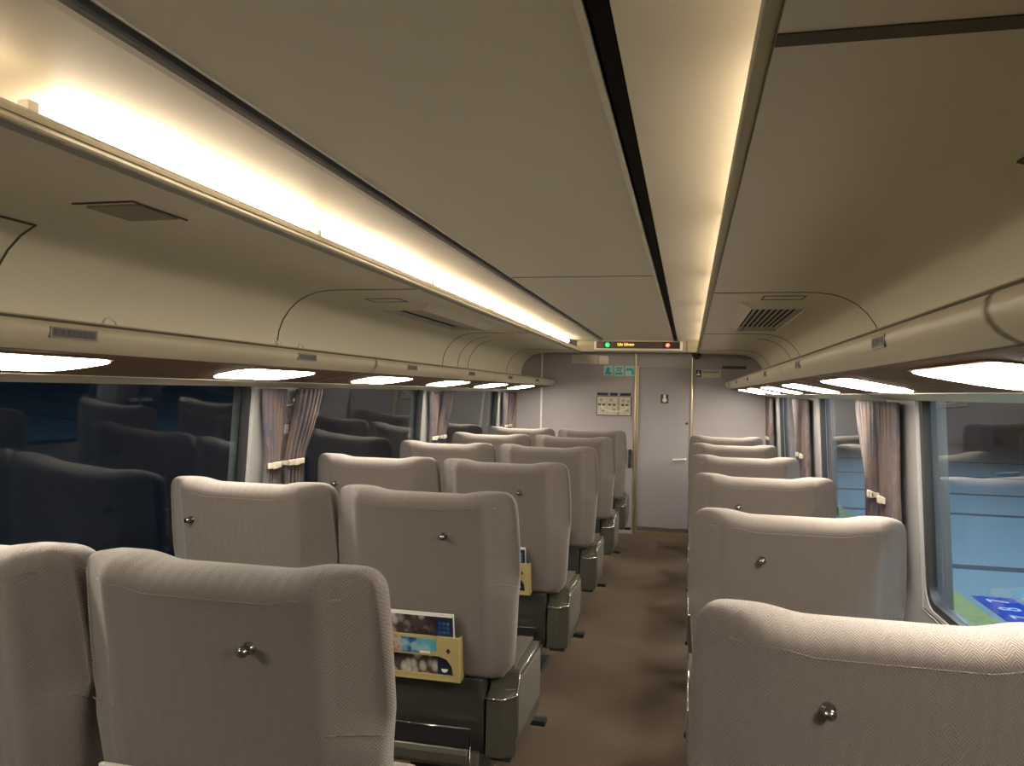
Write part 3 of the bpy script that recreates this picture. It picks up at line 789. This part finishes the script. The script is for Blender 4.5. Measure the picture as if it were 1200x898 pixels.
def make_seat(kind):
    hookx = {'aisle': .078, 'window': -.165, 'single': -.092}[kind]
    t = thing('train_seat', '', 'seat', (0, 0, 0))
    b = backrest().build('backrest', M['fabric'], t, smooth=True); weld(b)
    # piping line under the top roll
    zc = .925
    pts = [(-.225+.45*i/24, backy(-.225+.45*i/24, zc-.018)+.0005, zc-.018-.010*sm(.165, .105, abs(-.225+.45*i/24))) for i in range(25)]
    MB().tube(pts, .0013, 5).build('seam', M['fabric'], b, smooth=True)
    for sx in (-1, 1):
        pts = [(sx*(.196+.082*i/8), backy(sx*(.196+.082*i/8), .683)-.0003, .683-.008*i/8) for i in range(9)]
        MB().tube(pts, .0012, 5).build('wing_fold', M['fabric'], b, smooth=True)
    hz = .822
    MB().lathe([(.011, .001), (.011, -.003), (.005, -.005), (.0045, -.012), (.008, -.015), (.0095, -.020), (.008, -.026), (.004, -.029)], (hookx, backy(hookx, hz)+.001, hz), (0, 1, 0), 16).build('coat_hook', M['knob'], b, smooth=True)
    # rear shell and footrest
    sh = MB().prism([(.098, .395), (.102, .30), (.128, .17), (.150, .17), (.175, .40)], lambda p, x: (x, p[0], p[1]), -.19, .183)
    sh.build('rear_shell', M['charcoal'], t, bevel=.004)
    fr = MB().tube([(-.150, .090, .118), (-.150, .088, .252), (.150, .088, .252), (.150, .090, .118), (-.150, .090, .118)], .004, 8)
    fo = fr.build('footrest', M['chrome'], t, smooth=True)
    MB().box(-.146, .146, .088, .096, .196, .248).build('footrest_pad', M['black'], fo)
    MB().prism([(.088, .135), (.080, .150), (.080, .176), (.088, .192), (.098, .192), (.098, .135)], lambda p, x: (x, p[0], p[1]), -.144, .144).build('foot_roll', M['bronze'], fo, bevel=.004)
    MB().box(.150, .172, .096, .112, .14, .18).box(-.172, -.150, .096, .112, .14, .18).pieces('footrest_arm', M['steel'], fo)
    # seat cushion
    c = rbox(-.188, .188, .17, .62, .24, .385, .04).build('seat_cushion', M['fabric'], t, smooth=True); weld(c)
    MB().box(-.19, .19, .15, .60, .15, .245).build('seat_pan', M['charcoal'], t, bevel=.01)
    if kind != 'window': console(t, 1 if kind == 'aisle' else -1)
    if kind == 'single': console(t, 1)
    if kind == 'window':
        MB().box(.19, .24, .20, .50, .17, .40).build('centre_armrest', M['bronze'], t, bevel=.008)
    MB().box(-.09, .09, .24, .50, -.03, .155).build('pedestal', M['charcoal'], t, bevel=.006)
    MB().box(-.13, .13, .20, .56, -.040, -.018).build('floor_plate', M['charcoal'], t, bevel=.004)
    if kind != 'window':
        s = 1 if kind == 'aisle' else -1
        MB().tube([(s*.12, .46, .10), (s*.20, .54, .09), (s*.245, .585, .085)], .006, 8).box(s*.235, s*.285, .565, .61, .075, .092).build('turning_pedal', M['black'], t)
    # magazine pocket
    p = MB()
    y0, y1 = .050, .060
    zq = (.392, .409, .468, .528)
    def sheet(poly): p.prism(poly, lambda q, y: (q[0], y-.20*(q[1]-.46), q[1]), y0, y1)
    sheet([(-.235, zq[2]), (.062, zq[2]), (.085, .460), (.099, .440), (.103, .409), (.122, .398), (.124, .522), (.118, zq[3]), (-.228, zq[3]), (-.236, .520)])
    sheet([(-.236, zq[0]+.006), (-.229, zq[0]), (.112, zq[0]), (.122, .398), (.103, .409), (-.236, zq[1])])
    sheet([(-.236, zq[1]), (-.222, zq[1]), (-.222, zq[2]), (-.236, zq[2])])
    p.box(-.236, -.231, .056, .11, .395, .525).box(.118, .123, .056, .11, .395, .525).box(-.236, .123, .062, .115, .392, .398)
    pk = p.build('magazine_pocket', M['pocket'], t, smooth='auto')
    def onp(x0, x1, z0, z1, nm, m, dd=.0): MB().prism([(x0, z0), (x1, z0), (x1, z1), (x0, z1)], lambda q, y: (q[0], y-.20*(q[1]-.46), q[1]), y0-.0012-dd, y0+.001).build(nm, m, pk)
    onp(-.225, -.052, .474, .520, 'advert_card', M['ad1']); onp(-.052, .0, .474, .520, 'advert_card', M['ad2']); onp(.0, .054, .484, .520, 'advert_card', M['ad3']); onp(.004, .036, .475, .482, 'advert_card', M['white'])
    MB().prism([(.091, .478), (.098, .487), (.091, .496), (.084, .487)], lambda q, y: (q[0], y-.20*(q[1]-.46), q[1]), y0-.0012, y0+.001).build('diamond_mark', M['darkred'], pk)
    return t
def make_magazine():
    g = thing('magazine', '', 'magazine', (0, 0, 0))
    def pl(x0, x1, z0, z1, ya, yb, nm, m, par):
        return MB().prism([(x0, z0), (x1, z0), (x1, z1), (x0, z1)], lambda q, y: (q[0], y-.20*(q[1]-.46), q[1]), ya, yb).build(nm, m, par)
    pg = pl(-.212, .105, .402, .594, .0660, .074, 'pages', M['white'], g)
    cv = pl(-.209, .103, .402, .590, .0648, .0662, 'cover', M['mag'], g)
    pl(.052, .103, .402, .582, .0636, .0650, 'cover_block', M['navy'], cv)
    pl(-.209, .103, .585, .590, .0636, .0650, 'cover_edge', M['white'], cv)
    o = MB().lathe([(.010, 0), (.010, -.0015)], (.073, .0640+.008, .425), (0, 1, 0)).build('cover_emblem', M['white'], cv)
    pl(-.120, -.114, .402, .585, .0636, .0650, 'cover_edge', M['white'], cv)
    g2 = MB()
    for i in range(3):
        for j in range(3): g2.prism([(.060+i*.012, .535+j*.013), (.068+i*.012, .535+j*.013), (.068+i*.012, .543+j*.013), (.060+i*.012, .543+j*.013)], lambda q, y: (q[0], y-.20*(q[1]-.46), q[1]), .0630, .0640)
    g2.build('cover_lettering', M['ad2'], cv)
    return g
AX, WX, RX = -.753, -1.330, .290
rows = ['nearest', 'second nearest', 'third nearest', 'fourth nearest', 'fifth nearest', 'farthest']
protos = {}
for kind, cx, y0 in (('aisle', AX, 1.134), ('window', WX, 1.134), ('single', RX, 1.184)):
    proto = make_seat(kind)
    if kind == 'window': proto.scale = (1.014, 1, 1)
    if kind == 'single':
        proto.scale = (1, 1, .978)
    for i in range(6):
        o = proto if i == 0 else dup(proto)
        o.location = (cx*S, (y0-.050+i)*S, .04*S)
        where = {'aisle': 'in the column bordering the aisle on its left', 'window': 'in the column against the left windows', 'single': 'in the single column right of the aisle'}[kind]
        o['label'] = '%s taupe fabric train seat %s' % (rows[i], where)
        o['group'] = {'aisle': 'aisle seats of the left pairs', 'window': 'window seats of the left pairs', 'single': 'single seats on the right'}[kind]
mg = make_magazine()
for i in range(6):
    o = mg if i == 0 else dup(mg)
    o.location = (AX*S, (1.084+i)*S, .04*S)
    o['label'] = 'magazine with grey cover in pocket of the %s seat left of the aisle' % rows[i]
    o['group'] = 'magazines in seat pockets left of the aisle'

# ------------------------------------------------------------------ outside, right: platform
f0 = -.02
p = thing('platform', 'blue grey station platform with dark paving joints outside the right windows', 'platform', (0, 0, 0))
MB().box(1.80, 9.0, -6, 26, f0-.7, f0).build('paving', M['platform'], p)
MB().box(.98, 1.36, -6, 26, f0-.7, f0).build('edge_strip', M['edge'], p)
MB().box(1.36, 1.80, -6, 26, f0-.7, f0+.002).build('tactile_strip', M['yellow'], p)
g = MB()
for y in (2.2, 4.4, 6.6, 9.7, 11.8, 14.5, 18): g.box(1.81, 9.0, y, y+.17, f0, f0+.002)
g.build('paving_joint', M['pave_line'], p)
g = MB()
for y in range(-6, 26, 1): g.box(1.02, 1.34, y, y+.02, f0, f0+.002)
g.build('edge_joint', M['pave_line'], p)
RT = lambda: Matrix.Rotation(pi/2, 4, 'Z')
t = thing('floor_marking', 'blue boarding marking with white numerals on the platform outside the right window', 'floor marking', (1.98, 5.38, f0+.004))
MB().box(-.12, .12, -.31, .31, 0, .003).build('panel', M['blue_sign'], t)
for i, ch in enumerate('787'):
    text(ch, .13, 'numeral', M['white_mark'], t, (.0, .19-.19*i, .005), rot=Matrix.Rotation(pi/2, 4, 'Z'))
t = thing('floor_marking', 'teal boarding marking beside the blue one on the platform outside the right window', 'floor marking', (2.40, 5.38, f0+.004))
MB().box(-.22, .22, -.42, .34, 0, .003).build('panel', M['teal_sign'], t)
MB().box(-.235, -.22, -.42, .34, 0, .004).build('border', M['white_mark'], t)
text('7', .17, 'numeral', M['white_mark'], t, (.0, .05, .005), rot=Matrix.Rotation(pi/2, 4, 'Z'))
w = thing('station_wall', 'dark station wall across the platform outside the right windows', 'wall', (0, 0, 0))
MB().box(9.02, 9.2, -6, 26, -.7, 4).build('wall_face', M['farwall'], w)
c = thing('canopy', 'dark roof above the platform outside the right windows', 'canopy', (0, 0, 0))
MB().box(1.4, 9.0, -6, 26, 3.3, 3.4).build('canopy_slab', M['canopy'], c)
for i, y in enumerate((0, 3.2, 6.4, 9.6, 12.8, 16)):
    ld = bpy.data.lights.new('platform_lamp', 'AREA'); ld.shape = 'RECTANGLE'; ld.size = .3; ld.size_y = 2.2; ld.energy = 80; ld.color = (.62, .82, 1)
    lo = bpy.data.objects.new('platform_lamp', ld); C.objects.link(lo); lo.location = (1.95*S, y*S, 3.25*S)
# outside, left: dark track bed and wall
t = thing('track_bed', 'dark track bed outside the left windows', 'ground', (0, 0, 0))
MB().box(-5.9, -1.72, -6, 26, -1.0, -.9).build('ballast_bed', M['ballast'], t)
t = thing('trackside_wall', 'dark blue wall beyond the track outside the left windows', 'wall', (0, 0, 0))
MB().box(-6.1, -6, -6, 26, -1, 3.5).build('wall_face', M['farwall'], t)
ld = bpy.data.lights.new('track_lamp', 'AREA'); ld.shape = 'RECTANGLE'; ld.size = .3; ld.size_y = 6; ld.energy = 1.5; ld.color = (.45, .65, 1)
lo = bpy.data.objects.new('track_lamp', ld); C.objects.link(lo); lo.location = (-4.6*S, 3*S, 3.0*S)

# ------------------------------------------------------------------ camera, world, view
f = 900.0; vx, vy, rr = 807.0, 463.4, .0185
F = Vector((vx-600, 449-vy, -f)).normalized(); U = Vector((sin(rr), cos(rr), 0)); U = (U-F*U.dot(F)).normalized(); X = F.cross(U)
cam = bpy.data.cameras.new('camera'); co = bpy.data.objects.new('camera', cam); C.objects.link(co)
Mw = Matrix((X, F, U)).to_4x4(); Mw.translation = Vector((0, 0, EYE*S)); co.matrix_world = Mw
cam.sensor_width = 36; cam.lens = f/1200*36; cam.clip_start = .02; cam.clip_end = 200
bpy.context.scene.camera = co
wd = bpy.data.worlds.new('night'); bpy.context.scene.world = wd; wd.use_nodes = True
wd.node_tree.nodes['Background'].inputs[0].default_value = (.012, .02, .045, 1)
wd.node_tree.nodes['Background'].inputs[1].default_value = .25
vs = bpy.context.scene.view_settings
vs.view_transform = 'Standard'; vs.look = 'None'; vs.gamma = 1; vs.use_curve_mapping = False
vs.exposure = 1.02
